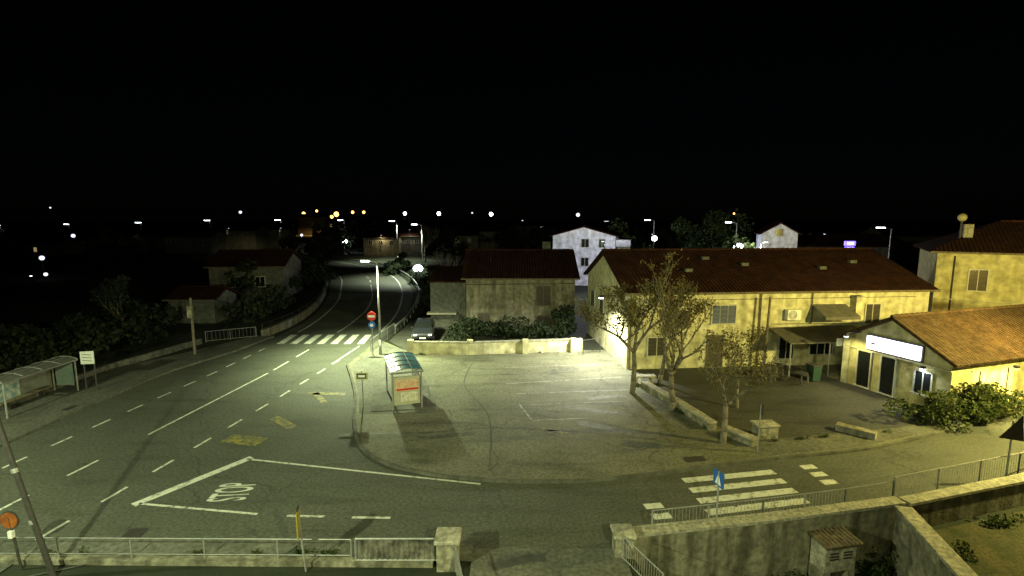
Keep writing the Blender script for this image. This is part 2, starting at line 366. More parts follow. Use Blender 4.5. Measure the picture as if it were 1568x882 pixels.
for px,py,y,rad,m in [(1002,365,95,.5,E_cool),(1131,380,80,.8,E_cool),(527,371,150,1.0,E_cool),(640,411,80,.55,E_cool),(327,364,200,1.2,E_cool),(112,361,200,.7,E_dim),(430,361,190,1.2,E_cool),(437,362,190,1.0,E_cool),(462,360,190,.5,E_dim),(48,427,90,.55,E_cool),(22,424,95,.5,E_dim),(64,395,90,.4,E_dim),(70,420,85,.3,E_dim)]:
    x,y,z=at(px,y,py); globe_lamp(x,y,z,rad,m,sx=1.4 if px in(640,48) else 1.0)
for px,py,y,rad,m in [(620,327,400,1.3,E_cool),(672,327,420,1.5,E_cool),(752,328,420,1.5,E_cool),(723,326,500,.8,E_dim),(790,341,300,.8,E_dim),(800,339,300,.7,E_dim),(822,341,300,.7,E_dim),(829,347,280,.6,E_dim),(885,329,320,1.2,E_dim),(77,318,600,.9,E_dim),(368,325,500,1.4,E_dim),(540,325,420,1.2,E_warm),(557,325,420,1.2,E_warm),(465,327,400,1.3,E_warm),(515,328,380,1.8,E_warm),(508,332,380,1.2,E_warm),(485,323,420,1.0,E_warm),(350,363,300,.6,E_dim),(53,350,300,.8,E_dim),(1124,327,400,.7,E_warm),(160,377,200,.4,E_dim),(597,378,200,.5,E_dim)]:
    x,y,z=at(px,y,py); globe_lamp(x,y,z,rad,m,'distant_street_light')
x,y,z=at(1301,62,377)
e=empty('illuminated_sign',(x,y,0)); tube('post',(0,0,0),(0,0,z-.5),.1,M_dark,e); box('panel_top',(0,0,z+.34),(1.3,.25,.55),E_blue,e,0,.05); box('panel_core',(0,-.16,z+.34),(.6,.06,.2),E_cool,e); box('panel_bottom',(0,0,z-.3),(1.1,.25,.5),E_blue,e,0,.05); box('panel_bottom_core',(0,-.16,z-.3),(.7,.06,.25),E_cool,e)

# ---------------- houses ----------------
def roof_slab(name,a,b,c,d,th,m,parent):
    A=[Vector(p) for p in (a,b,c,d)]; n=(A[1]-A[0]).cross(A[3]-A[0]).normalized()
    if n.z<0:n=-n
    vs=[tuple(p) for p in A]+[tuple(p-n*th) for p in A]
    o=mesh(name,vs,[(0,1,2,3),(7,6,5,4),(0,4,5,1),(1,5,6,2),(2,6,7,3),(3,7,4,0)],m,parent)
    uv=o.data.uv_layers.new(name='UVMap'); ux=(A[1]-A[0]).normalized(); uy=n.cross(ux)
    for lp in o.data.loops:
        co=Vector(o.data.vertices[lp.vertex_index].co)-A[0]; uv.data[lp.index].uv=(co.dot(ux)*2.3,co.dot(uy)*2.3)
    return o
def gable_house(name,F0,F1,depth,eave,ridge,wall,roofm,over=.35,z0=0,rot_ridge=0,th=.16,hip=0):
    F0=Vector(F0);F1=Vector(F1);W=(F1-F0).length;a=math.atan2(F1.y-F0.y,F1.x-F0.x)
    e=empty(name,(F0.x,F0.y,0),a)
    D=depth
    if rot_ridge==0:
        if hip:
            v=[(0,0,z0),(W,0,z0),(W,D,z0),(0,D,z0),(0,0,eave),(W,0,eave),(W,D,eave),(0,D,eave)]
            f=[(0,1,5,4),(1,2,6,5),(2,3,7,6),(3,0,4,7)]
        else:
            v=[(0,0,z0),(W,0,z0),(W,D,z0),(0,D,z0),(0,0,eave),(W,0,eave),(W,D,eave),(0,D,eave),(0,D/2,ridge),(W,D/2,ridge)]
            f=[(0,1,5,4),(1,2,6,9,5),(2,3,7,6),(3,0,4,8,7)]
        mesh('walls',v,f,wall,e)
        s=(ridge-eave)/(D/2); o=over; ez=eave-s*o+.1
        x0=hip if hip else -o; x1=W-hip if hip else W+o
        roof_slab('roof_front',(-o,-o,ez),(W+o,-o,ez),(x1,D/2,ridge+.1),(x0,D/2,ridge+.1),th,roofm,e)
        roof_slab('roof_back',(W+o,D+o,ez),(-o,D+o,ez),(x0,D/2+.003,ridge+.1),(x1,D/2+.003,ridge+.1),th,roofm,e)
        if hip:
            roof_slab('roof_hip_left',(-o-.003,D+o,ez),(-o-.003,-o,ez),(x0-.003,D/2-.01,ridge+.1),(x0-.003,D/2+.01,ridge+.1),th,roofm,e)
            roof_slab('roof_hip_right',(W+o+.003,-o,ez),(W+o+.003,D+o,ez),(x1+.003,D/2+.01,ridge+.1),(x1+.003,D/2-.01,ridge+.1),th,roofm,e)
            x0+=.2; x1-=.2
        q=MB(); n=int((x1-x0)/.4)
        for i in range(n): x=x0+i*.4; q.tube((x,D/2,ridge+.1),(x+.42,D/2,ridge+.12),.09,.11,8)
        q.obj('ridge_tiles',roofm,e)
        q=MB(); q.tube((-o,-o-.08,ez-.08),(W+o,-o-.08,ez-.08),.07,n=8); q.obj('gutter',M_wood,e)
    else:
        v=[(0,0,z0),(W,0,z0),(W,D,z0),(0,D,z0),(0,0,eave),(W,0,eave),(W,D,eave),(0,D,eave),(W/2,0,ridge),(W/2,D,ridge)]
        f=[(0,1,5,8,4),(1,2,6,5),(2,3,7,9,6),(3,0,4,7)]
        mesh('walls',v,f,wall,e)
        s=(ridge-eave)/(W/2);o=over
        roof_slab('roof_left',(-o,D+o,eave-s*o+.1),(-o,-o,eave-s*o+.1),(W/2,-o,ridge+.1),(W/2,D+o,ridge+.1),th,roofm,e)
        roof_slab('roof_right',(W+o,-o,eave-s*o+.1),(W+o,D+o,eave-s*o+.1),(W/2+.003,D+o,ridge+.1),(W/2+.003,-o,ridge+.1),th,roofm,e)
        q=MB(); n=int((D+2*o)/.4)
        for i in range(n): y=-o+i*.4; q.tube((W/2,y,ridge+.1),(W/2,y+.42,ridge+.12),.09,.11,8)
        q.obj('ridge_tiles',roofm,e)
    return e
def window(e,x,z,w,h,side='f',y=0,glass=M_black,frame=M_frame,shut=False,mull=1):
    q=MB();g=MB();t=.07
    def B(mb,cx,cz,sx,sz,dep,off):
        if side=='f': mb.box(cx,y-off,cz,sx,dep,sz)
        else: mb.box(y-off,cx,cz,dep,sx,sz)
    B(g,x,z,w,h,.04,.02)
    B(q,x,z+h/2+t/2,w+2*t,t,.12,.03);B(q,x,z-h/2-t/2,w+2*t+.1,t,.18,.05);B(q,x-w/2-t/2,z,t,h,.12,.03);B(q,x+w/2+t/2,z,t,h,.12,.03)
    for i in range(mull): B(q,x-w/2+w*(i+1)/(mull+1),z,.05,h,.06,.035)
    g.obj('window_pane',glass,e); q.obj('window_frame',frame,e)
    if shut:
        s=MB()
        for k in range(int(h/.09)): B(s,x,z-h/2+.045+k*.09,w-.02,.06,.05,.04)
        s.obj('window_shutter',shut if shut is not True else M_shut,e)

LB=gable_house('long_building',(7.6,33),(28.6,34.7),11.6,5.3,7.55,M_plast,M_roof,.35)
M_shutb=mat('shutter_blue',(.1,.12,.2),.6,(.13,.15,.22),5)
window(LB,6.5,3.7,1.6,1.2,mull=2,shut=M_shutb)
window(LB,3.5,3.4,1.3,1.2,mull=1,shut=True)
window(LB,11.0,1.4,1.0,1.6,mull=1)
window(LB,13.5,1.5,1.6,1.3,mull=2,glass=M_black)
window(LB,17.0,3.6,1.0,1.3,mull=1,shut=True)
window(LB,6.0,1.2,1.0,2.1,mull=0,glass=M_shut,frame=M_wood)
window(LB,2.0,1.6,1.2,1.2,mull=1,shut=True)
window(LB,9.5,3.4,1.1,1.3,side='s',y=0,shut=True); window(LB,6.6,3.2,1.0,1.2,side='s',y=0,shut=True)
q=MB(); q.tube((9.0,-.1,0),(9.0,-.1,5.1),.05); q.tube((.15,-.1,0),(.15,-.1,5.1),.05);q.tube((12.6,-.1,3.0),(12.6,-.1,5.1),.04); q.obj('drainpipes',M_wood,LB)
q=MB(); q.tube((1.0,-.09,4.7),(20,-.09,4.75),.018,n=5); q.tube((10,-.09,3.0),(20,-.09,2.95),.02,n=5); q.obj('cables',M_dark,LB)
def ac(e,x,y,z):
    box('air_conditioner_case',(x,y-.22,z),(.95,.36,.7),M_signw,e,0,.03)
    n=20;q=MB()
    for rr in (.08,.15,.22,.28):
        for i in range(n):
            a=2*math.pi*i/n;b=2*math.pi*(i+1)/n
            q.tube((x-.12+rr*math.cos(a),y-.41,z+rr*math.sin(a)),(x-.12+rr*math.cos(b),y-.41,z+rr*math.sin(b)),.012,n=4)
    q.obj('air_conditioner_grille',M_dark,e)
ac(LB,11.2,0,3.65)
q=MB(); q.add([(12.6,-.02,4.3),(15.0,-.02,4.3),(15.0,-1.5,3.7),(12.6,-1.5,3.7),(12.6,-1.5,3.5),(15,-1.5,3.5)],[(0,1,2,3),(3,2,5,4)]); q.obj('awning',mat('awning_cloth',(.08,.08,.065),.9,(.14,.13,.1),3),LB)
mesh('canopy_roof',[(9.6,-.05,2.75),(15.6,-.05,2.85),(15.6,-2.6,2.35),(9.6,-2.6,2.3),(9.6,-.05,2.68),(15.6,-.05,2.78),(15.6,-2.6,2.28),(9.6,-2.6,2.23)],[(0,3,2,1),(4,5,6,7),(3,7,6,2),(0,4,7,3),(1,2,6,5)],mat('canopy_sheet',(.06,.055,.045),.8,(.12,.11,.08),3),LB)
box('canopy_fascia',(13.6,-2.66,2.35),(2.0,.1,.5),M_signw,LB)
q=MB()
for x in (9.7,12.3,15.4): q.tube((x,-2.5,0.08),(x,-2.5,2.3),.05)
q.obj('canopy_posts',M_steel,LB)
box('wall_chimney',(15.6,-.3,4.2),(.45,.5,1.2),M_plast,LB); box('wall_chimney_cap',(15.6,-.3,4.85),(.6,.65,.08),M_cop,LB)
q=MB()
for (xx,yy) in [(5,2.4),(9.5,3.2),(15,2.6),(18,3.5),(7,4.2)]:
    zz=5.3+yy*(2.25/5.8)+.2; q.box(xx,yy,zz,.5,.35,.22)
q.obj('roof_vents',M_plastd,LB)
def wall_lamp(parent,loc,glow,power,colr,size=.3,spot=165,rotx=(0,0,0),nm='wall_lamp'):
    box(nm,loc,(size,size,.14),M_dark,parent,0,.02); box(nm+'_glass',(loc[0],loc[1],loc[2]-.1),(size*.85,size*.85,.08),glow,parent)
    l=bpy.data.lights.new(nm,'SPOT'); l.energy=power; l.color=colr; l.spot_size=R(spot); l.spot_blend=.5; l.shadow_soft_size=.08
    o=bpy.data.objects.new(nm+'_light',l); col.objects.link(o); o.parent=parent; o.location=(loc[0],loc[1],loc[2]-.18); o.rotation_euler=rotx; return o
wall_lamp(LB,(-1.3,2.0,4.7),E_cool,7500,(.97,1,.8),rotx=(0,R(22),0),spot=155)
box('lamp_bracket',(-.6,2.0,4.76),(1.2,.06,.06),M_dark,LB)

CF=gable_house('cafe_building',(20.3,30.5),(22.1,24.9),12,3.0,4.6,M_plasty,M_roof2,.45,rot_ridge=1)
box('facade_band',(2.94,-.06,2.40),(5.9,.1,.06),M_plast,CF)
box('lightbox_sign',(3.0,-.2,2.95),(2.9,.18,.75),E_sign,CF,0,.02)
box('sign_frame',(3.0,-.08,2.95),(3.06,.1,.9),M_dark,CF)
mesh('sign_logo',[(1.8,-.295,2.9),(2.1,-.295,2.88),(2.1,-.295,2.98),(1.8,-.295,3.0)],[(0,1,2,3)],M_red,CF)
q=MB()
for i in range(6): q.box(2.6+i*.17,-.297,2.93,.1,.008,.12)
q.obj('sign_letters',E_dim,CF)
window(CF,1.35,1.25,.75,2.1,mull=0); window(CF,2.75,1.25,.75,2.1,mull=0)
window(CF,4.6,1.4,.8,1.2,mull=1)
box('corner_pilaster',(.2,-.05,1.4),(.4,.1,2.8),M_plast,CF)
wall_lamp(CF,(4.7,-.3,2.3),E_cool,60,(.8,.9,1),.2)
wall_lamp(CF,(1.0,-1.2,3.3),E_dim,300,(1,.93,.42),.2); box('lamp_bracket',(1.0,-.6,3.4),(.05,1.2,.05),M_dark,CF)
W=5.88
for yy in (2.0,4.2):
    box('side_door',(W+.03,yy,1.2),(.06,1.0,2.1),E_int,CF); box('door_mullion',(W+.07,yy,1.2),(.04,.08,2.1),M_dark,CF); box('door_frame',(W+.02,yy,2.3),(.1,1.2,.1),M_frame,CF)
wall_lamp(CF,(W+.9,3.2,2.6),E_warm,700,SOD,.2)
RH=gable_house('two_storey_house',(31.6,38),(47,28.2),10,7.75,9.7,M_plasty,M_roof,.5,hip=4)
for x in (2.4,5.6,9.5):
    window(RH,x,5.6,1.0,1.5,mull=1,shut=mat('shutter_brown',(.09,.07,.035),.7,(.13,.1,.05),6))
    window(RH,x,2.2,1.0,1.5,mull=1,shut=True)
box('chimney',(1.9,2.2,8.95),(.55,.55,1.3),M_cop,RH)
globe_lamp(33.9,38.9,10.1,.3,mat('vent_cowl',(.3,.28,.15),.6,(.4,.36,.2),6),'chimney_cowl',pn='cowl')
q=MB(); q.tube((1.0,-.08,0),(1.0,-.08,7.3),.05); q.obj('drainpipe',M_dark,RH)
q=MB(); q.tube((.1,-.09,4.1),(18,-.09,4.1),.05,n=5); q.obj('string_course',M_plast,RH)
OH=gable_house('old_stone_house',(-4.1,45.2),(5.6,45.2),9,4.9,6.9,M_plastg,M_roof,.4)
window(OH,6.9,3.2,1.2,1.7,mull=1,glass=M_shut,frame=M_wood); window(OH,6.9,.9,1.0,.9,mull=1,glass=M_shut,frame=M_wood);window(OH,1.6,1.0,1.0,1.2,mull=1,glass=M_shut,frame=M_wood)
q=MB(); q.tube((-.0,-.07,4.2),(9.7,-.07,4.3),.03,n=5); q.obj('cable',M_dark,OH)
mesh('annex',*boxdata(-1.7,3.2,2.2,3.2,5,4.4),M_plastd,OH)
roof_slab('annex_roof',(-3.5,.4,4.45),(-.1,.4,4.45),(-.1,6,5.3),(-3.5,6,5.3),.14,M_roof,OH)
mesh('balcony',*boxdata(-2.2,.2,1.6,2.6,.9,.15),M_cop,OH)
box('chimney',(7.5,5.5,7.1),(.8,.6,1.3),M_plastd,OH)
WH=gable_house('white_house',(6.2,78),(15.2,75.5),9,7.5,8.8,M_plastw,M_roof,.4,rot_ridge=1)
window(WH,4.9,6.4,1.1,1.2,mull=1); window(WH,7.4,6.4,.9,1.2,mull=1); window(WH,4.9,3.6,1.1,1.2,mull=1)
mesh('balcony_block',*boxdata(10.4,2,6.4,2.1,2,1.0),M_plastw,WH); mesh('porch',*boxdata(10.5,2,4.4,1.9,2,2.79),M_plastg,WH)
SH=gable_house('gabled_cottage',(37,76),(41.4,74.5),7,8.0,9.4,M_plastw,M_roof,.5,rot_ridge=1)
window(SH,2.2,8.0,1.0,1.0,mull=1)
SH2=gable_house('low_house',(41.8,79),(58,79),8,5.8,7.2,M_plastg,M_roof,.4)
street_lamp(11,61,7.2,(0,1),1.0,E_dim,5500,(.9,.92,1),typ='POINT')  # added lamp, put here to brighten the white house front
street_lamp(31,64,7.0,(1,0),.6,E_dim,2500,(1,1,.85),typ='POINT')
DL=gable_house('dark_bungalow',(-37.5,63),(-28.8,64),8,4.2,5.8,M_plastd,M_roof,.4)
window(DL,3,2.2,1.1,1.2,mull=1);window(DL,6,2.2,1.1,1.2,mull=1)
gable_house('garden_shed',(-33,48.5),(-28.6,48.5),4,2.4,3.2,M_plastd,M_roof,.3)
rnd=random.Random(3)
for px,w,y,h in [(290,14,150,6.5),(360,16,170,8.0),(410,14,175,8.2),(585,10,140,6.8),(625,8,140,7.2),(740,14,160,8),(700,12,150,7),(800,14,200,9),(480,18,330,13),(230,14,170,6),(1240,12,110,8.3),(1290,10,105,7.5),(1060,12,130,8),(60,12,140,5),(170,12,160,5.5),(520,12,260,10),(1420,16,100,8.5)]:
    x=(px-784)/784*y
    e=gable_house('distant_house',(x-w/2,y),(x+w/2,y+rnd.uniform(-2,2)),8,h-1.8,h,M_plastd if rnd.random()<.6 else M_plastg,M_roof,.4)
    for k in range(3):
        window(e,w*(k+.7)/3.4,h-3.3,1.0,1.2,mull=1,glass=E_win if rnd.random()<.12 else M_black)
for px,y,pw,c in [(583,137,500,(1,.85,.5)),(627,138,500,(1,.95,.8)),(430,160,1500,(1,.9,.5)),(350,158,700,(1,.8,.4)),(480,315,16000,(1,.5,.12)),(1265,98,1500,(.9,1,.8)),(1000,97,1200,(.8,1,.7))]:
    x=(px-784)/784*y
    street_lamp(x,y,7 if y!=137 else 5.5,(0,1),1.0,E_dim,pw,c,head=.4,spot=170)

# ---------------- vegetation ----------------
def leaf_mat(name,a,b):
    m=mat(name,a,.7,b,1.7,6); nt=m.node_tree; N=nt.nodes; L=nt.links
    bs=N['Principled BSDF']; src=bs.inputs['Base Color'].links[0].from_socket
    tr=N.new('ShaderNodeBsdfTranslucent'); mx=N.new('ShaderNodeMixShader'); mx.inputs[0].default_value=.3
    L.new(src,tr.inputs['Color']); out=N['Material Output']; L.new(bs.outputs[0],mx.inputs[1]); L.new(tr.outputs[0],mx.inputs[2]); L.new(mx.outputs[0],out.inputs['Surface']); return m
L_aut=leaf_mat('autumn_leaves',(.07,.065,.018),(.16,.12,.035))
L_green=leaf_mat('green_leaves',(.025,.045,.012),(.06,.08,.024))
L_dark=leaf_mat('dark_leaves',(.012,.02,.008),(.03,.042,.015))
def leafquad(vs,fs,p,s,rn):
    a=Vector((rn.gauss(0,1),rn.gauss(0,1),rn.gauss(0,1))).normalized(); b=a.cross(Vector((rn.gauss(0,1),rn.gauss(0,1),rn.gauss(0,1)))).normalized()
    k=len(vs); a=a*s;b=b*s*.6
    vs.extend([tuple(p-a),tuple(p+b),tuple(p+a),tuple(p-b)]); fs.append((k,k+1,k+2,k+3))
def tree(name,x,y,h,seed,leafm,trunk=.16,spread=1.0,leaves=3,ls=.08,z=.08,fork=.34,depth=5,up=.06):
    rn=random.Random(seed); q=MB(); lv=[];lf=[]
    e=empty(name,(x,y,z))
    def grow(p,d,L,r,dep):
        n=3; pp=Vector(p); dd=Vector(d)
        for i in range(n):
            dd=(dd+Vector((rn.gauss(0,.12),rn.gauss(0,.12),up+rn.gauss(0,.05)))).normalized()
            np_=pp+dd*L/n; ra=max(.008,r*(1-.3*i/n)); rb=max(.007,r*(1-.3*(i+1)/n))
            q.tube(tuple(pp),tuple(np_),ra,rb,8 if dep<2 else 4)
            if dep>=3:
                for _ in range(rn.randint(0,leaves)):
                    leafquad(lv,lf,np_+Vector((rn.gauss(0,.12),rn.gauss(0,.12),rn.gauss(0,.12)-.05)),ls*rn.uniform(.6,1.3),rn)
            pp=np_
            if dep>=1 and i<n-1 and dep<depth and rn.random()<.4:
                sd=(dd+Vector((rn.gauss(0,.7),rn.gauss(0,.7),rn.gauss(.3,.3)))).normalized(); grow(pp,sd,L*.6,r*.45,dep+2)
        if dep<depth:
            k=rn.randint(3,4) if dep==0 else 2+(rn.random()<.3)
            a0=rn.uniform(0,6.28)
            for i in range(k):
                a=a0+i*6.28/k+rn.gauss(0,.3); t=rn.uniform(.4,.75)*spread if dep==0 else rn.uniform(.25,.6)
                u=Vector((math.cos(a),math.sin(a),0)); nd=(dd*math.cos(t)+u*math.sin(t)).normalized()
                grow(pp,nd,L*rn.uniform(.66,.86)*(1.0 if dep else .8),r*.6,dep+1)
    grow((0,0,-.1),(rn.gauss(0,.06),rn.gauss(0,.06),1),h*fork,trunk,0)
    q.obj('trunk_and_limbs',M_bark,e,True)
    if lv: mesh('foliage',lv,lf,leafm,e)
    return e
tree('autumn_tree',6.9,28.3,7.6,11,L_aut,.17,.95,6,.085)
tree('autumn_tree',8.3,25.6,6.6,5,L_aut,.17,1.0,2,.075)
tree('autumn_tree',9.4,21.7,5.9,8,L_aut,.15,1.25,2,.07,fork=.30)
tree('autumn_tree',8.9,30.0,6.5,23,L_aut,.14,1.0,4,.08)
tree('autumn_tree',11.9,26.0,4.9,41,L_aut,.09,1.1,3,.07)
def clump(name,blobs,n,s,leafm,seed=1,z=0):
    rn=random.Random(seed); vs=[];fs=[]
    tot=sum(b[3]*b[4]*b[5] for b in blobs)
    for (cx,cy,cz,rx,ry,rz) in blobs:
        subs=[(Vector((rn.gauss(0,.5),rn.gauss(0,.5),rn.gauss(0,.45))),rn.uniform(.3,.6)) for _ in range(14)]
        for i in range(int(n*rx*ry*rz/tot)):
            c,r=rn.choice(subs); v=Vector((rn.gauss(0,1),rn.gauss(0,1),rn.gauss(0,1))).normalized()*r*rn.uniform(.6,1.05)+c*.9
            if cz+v.z*rz<z: v.z=abs(v.z)*.5
            leafquad(vs,fs,Vector((cx+v.x*rx,cy+v.y*ry,max(z,cz+v.z*rz))),s*rn.uniform(.5,1.4),rn)
    return mesh(name,vs,fs,leafm)
clump('hedge_bush',[(20.9,23.9,1.0,1.3,.9,.95),(22.7,24.4,1.1,1.4,.9,1.05),(24.6,25.2,1.0,1.2,.8,.95)],10000,.08,leaf_mat('bush_leaves',(.03,.05,.012),(.075,.088,.024)),2)
clump('garden_shrubs',[(-3.2,41.5,1.0,1.6,1.2,1.0),(-.5,42.5,.8,1.6,1,.9),(2,41.5,.7,1.7,1.0,.8),(4.4,42.5,1.4,1.0,1.2,1.5)],6000,.13,L_dark,3)
clump('roadside_hedge',[(-34,66,2,3,4,2.0),(-30.5,76,2.2,3,6,1.9),(-37,88,2.4,4,6,2.0),(-26.5,56,1.2,2.0,4,1.5),(-25.5,49.5,1,1.8,3,1.2)],12000,.24,L_dark,4)
clump('verge_shrubs',[(-7.3,55,1.2,1.5,4,1.3),(-9.5,62,1.4,1.5,4,1.4),(-11,70,1.6,1.5,4,1.5),(-15,82,1.4,1.6,5,1.4),(-21,96,1.5,2,5,1.5),(-5.5,58,2,2,4,2)],12000,.2,L_dark,5)
clump('garden_trees',[(-31.5,37,1.3,3,4,1.6),(-33.5,31,1.2,3,4,1.5),(-33,43,1.4,3,3,1.6)],9000,.2,L_dark,6)
tl=[]
for i in range(60):
    y=rnd.uniform(110,330); x=rnd.uniform(-1.05,1.05)*y; tl.append((x,y,3,6,5,rnd.uniform(3.5,6)))
clump('distant_tree_line',tl,26000,.9,L_dark,7)
clump('dark_trees_behind',[(22,64,3,5,3,3.6),(30,68,3,4,3,3.4),(60,68,4,5,4,4),(18.8,86,4.6,3.4,4,4.4),(36,95,5,6,4,5)],11000,.3,L_green,9)
tree('bare_tree',-20,118,9,31,L_dark,.25,1,0,.2)
tree('bare_tree',-8.2,66,6,32,L_dark,.14,1,0,.12)
tree('garden_tree',-32,42,5,33,L_dark,.16,1,5,.12)
clump('courtyard_weeds',[(13.8,14.8,-.4,.6,.6,.3),(9.3,14.9,-1.7,.6,.4,.4),(12.2,15.8,-1.6,.6,.4,.6),(17,16.6,-.5,1.0,.4,.2)],1800,.06,L_green,12,z=-1.9)
rn=random.Random(77); lv=[];lf=[]
for cx,cy,sx,sy,n in [(6.5,27.2,1.6,1.9,900),(8.0,24.5,1.5,1.5,700),(9.2,21.6,1.4,1.0,600),(9.8,25,1.2,2,400),(-4,36.3,3,.25,200)]:
    for i in range(n):
        x=rn.gauss(cx,sx);y=rn.gauss(cy,sy); s=rn.uniform(.02,.05);a=rn.uniform(0,6.28);k=len(lv)
        zz=.1+rn.uniform(0,.02)
        for t in range(4): lv.append((x+math.cos(a+t*1.57)*s*(1 if t%2 else .6),y+math.sin(a+t*1.57)*s*(1 if t%2 else .6),zz+rn.uniform(0,.015)))
        lf.append((k,k+1,k+2,k+3))
mesh('fallen_leaves',lv,lf,L_aut)
wd=[]
for a,b,n in [((3.8,14.9),(13.2,16.7),12),((-7.3,36.6),(5,37.5),9),((7.7,28.6),(9.3,23.2),6),((10,21.6),(18,22.9),6),((-26.5,22),(-26.2,33),8),((-14,14.1),(-3,14.1),9)]:
    for i in range(n):
        t=rn.random(); wd.append((a[0]+(b[0]-a[0])*t,a[1]+(b[1]-a[1])*t,.12,rn.uniform(.1,.3),.1,rn.uniform(.08,.2)))
clump('wall_foot_weeds',wd,3000,.04,L_green,15,z=.08)

# ---------------- walls, fences ----------------
wallrun('garden_wall',[(-7.5,36.95),(-3.1,36.8),(5.3,37.9)],.3,-.03,.95,M_plast,cop=M_cop)
q=MB()
for x in (-7.5,-3.1,1.0,4.6): q.box(x,36.9+(.2 if x>0 else 0)+(.3 if x>3 else 0),.55,.42,.42,1.2)
q.obj('wall_piers',M_plast)
railing('iron_gate',[(5.2,36.6),(6.6,37.4)],1.1,.08,M_dark,2)
wp=[(-21.2,42.6),(-20.9,48),(-21.8,55),(-23.7,63),(-26.5,72),(-31.8,87),(-40.6,106)]
wallrun('roadside_wall',smoothpl(wp,4),.3,-.03,.65,M_conc)
railing('roadside_railing',smoothpl(wp,3),.5,.65,M_dark,2.5,False)
gp=smoothpl([(-10.2,44),(-10.2,49),(-11.2,60),(-13.3,71.5),(-18.1,87),(-26,104.5),(-37.5,118.5)],4)
q=MB()
for a,b in zip(gp[:-1],gp[1:]):
    q.tube((a[0],a[1],0),(a[0],a[1],.8),.05)
    q.tube((a[0],a[1],.72),(b[0],b[1],.72),.09,n=6); q.tube((a[0],a[1],.5),(b[0],b[1],.5),.07,n=6)
q.obj('guard_rail',M_steel)
railing('pedestrian_railing',[(-10.2,43.5),(-10.6,37.5)],.95,.08,M_steel,2)
railing('garden_fence',[(-24.9,40.7),(-23.4,41.6),(-21.7,42.5)],.9,.02,M_steel,1.5,True,.25)
wallrun('garden_wall',[(-26.9,20),(-26.9,33),(-25.2,40.5)],.25,-.03,.4,M_plastd)
wallrun('low_stone_wall',[(7.8,29.2),(8.8,26),(9.5,23.1)],.38,.05,.42,M_stone,cop=M_cop,copw=.05)
wallrun('low_stone_wall',[(9.9,22.7),(10.7,21.4)],.38,.05,.38,M_stone,cop=M_cop,copw=.05)
e=empty('stone_planter',(11.6,22.4,0)); box('body',(0,0,.35),(.95,.6,.6),M_stone,e,.1,.04); box('top',(0,0,.7),(1.05,.7,.1),M_cop,e,.1,.02)
wallrun('low_stone_wall',[(15.4,23.2),(16.5,22.1)],.4,.05,.32,M_stone,cop=M_stone,copw=.05)
e=empty('stone_bench',(8.0,30.2,.08)); box('seat',(0,0,.42),(1.5,.5,.1),M_cop,e,.1,.02); box('leg_1',(-.5,0,.18),(.2,.4,.36),M_stone,e,.1); box('leg_2',(.5,0,.18),(.2,.4,.36),M_stone,e,.1)
WR=[(3.6,14.55),(8.2,15.35),(13.3,16.4)]
wallrun('retaining_wall',WR,.34,-1.95,[.42,.4,.38],M_conc,cop=M_cop,copw=.1,coph=.1)
wallrun('retaining_wall',[(13.45,16.38),(19.6,18.15),(30,22.2)],.34,-.65,[.36,.34,.3],M_conc,cop=M_cop,copw=.1,coph=.1)
wallrun('courtyard_wall',[(13.1,16.0),(12.3,12.6),(11.6,9.5)],.42,-1.95,[.36,.36,.36],M_stone,cop=M_cop,copw=.1,coph=.1)
railing('steel_railing',[(13.3,16.75),(19.5,18.6),(27,21.9)],1.0,.1,M_steel,1.9,True,.13)
railing('steel_railing',[(4.4,14.95),(8.2,15.62),(11.3,16.25)],.85,.1,M_steel,1.9,True,.12)
railing('steel_railing',[(11.3,16.25),(13.3,16.75)],.85,.1,M_steel,1.9,False)
def pillar(x,y,s,z0,z1,rz=0):
    e=empty('stone_gate_pillar',(x,y,0),rz); box('shaft',(0,0,(z0+z1)/2),(s,s,z1-z0),M_stone,e,0,.02); box('cap',(0,0,z1+.06),(s+.12,s+.12,.12),M_cop,e,0,.03)
pillar(-1.85,13.75,.62,-.1,.82)
pillar(3.35,14.3,.55,-.1,.6)
wallrun('boundary_wall',[(-15.5,13.9),(-2.3,13.75)],.26,-.05,.12,M_conc)
railing('mesh_fence',[(-15.5,13.9),(-4.7,13.8)],.62,.12,M_steel,2.2,False,r=.016)
e=empty('metal_gate',(-3.35,13.75,0))
v=[];f=[];n=60
for i in range(n+1):
    x=-1.15+2.3*i/n
    dy=.03*math.sin(i*1.6); v+=[(x,dy,.15),(x,dy,.78)]
for i in range(n): f.append((2*i,2*i+2,2*i+3,2*i+1))
mesh('corrugated_panel',v,f,mat('corrugated_sheet',(.035,.033,.026),.6,(.2,.19,.15),2.2,fine=6),e,True)
q=MB(); q.tube((-1.2,0,.8),(1.2,0,.8),.03);q.tube((-1.2,0,.13),(1.2,0,.13),.03);q.tube((-1.2,0,.05),(-1.2,0,.8),.035);q.tube((1.2,0,.05),(1.2,0,.8),.035);q.obj('gate_frame',M_steel,e)
railing('side_gate',[(-1.6,13.4),(-1.3,12.2)],.8,0,M_steel,1.2,True,.1)
railing('side_gate',[(3.3,14.0),(4.0,12.4)],.8,-.1,M_steel,1.2,True,.1)
marks('driveway_patch',[([(-.6,13.6),(.5,14.0),(1.0,14.0)],.35)],M_seam,.012)
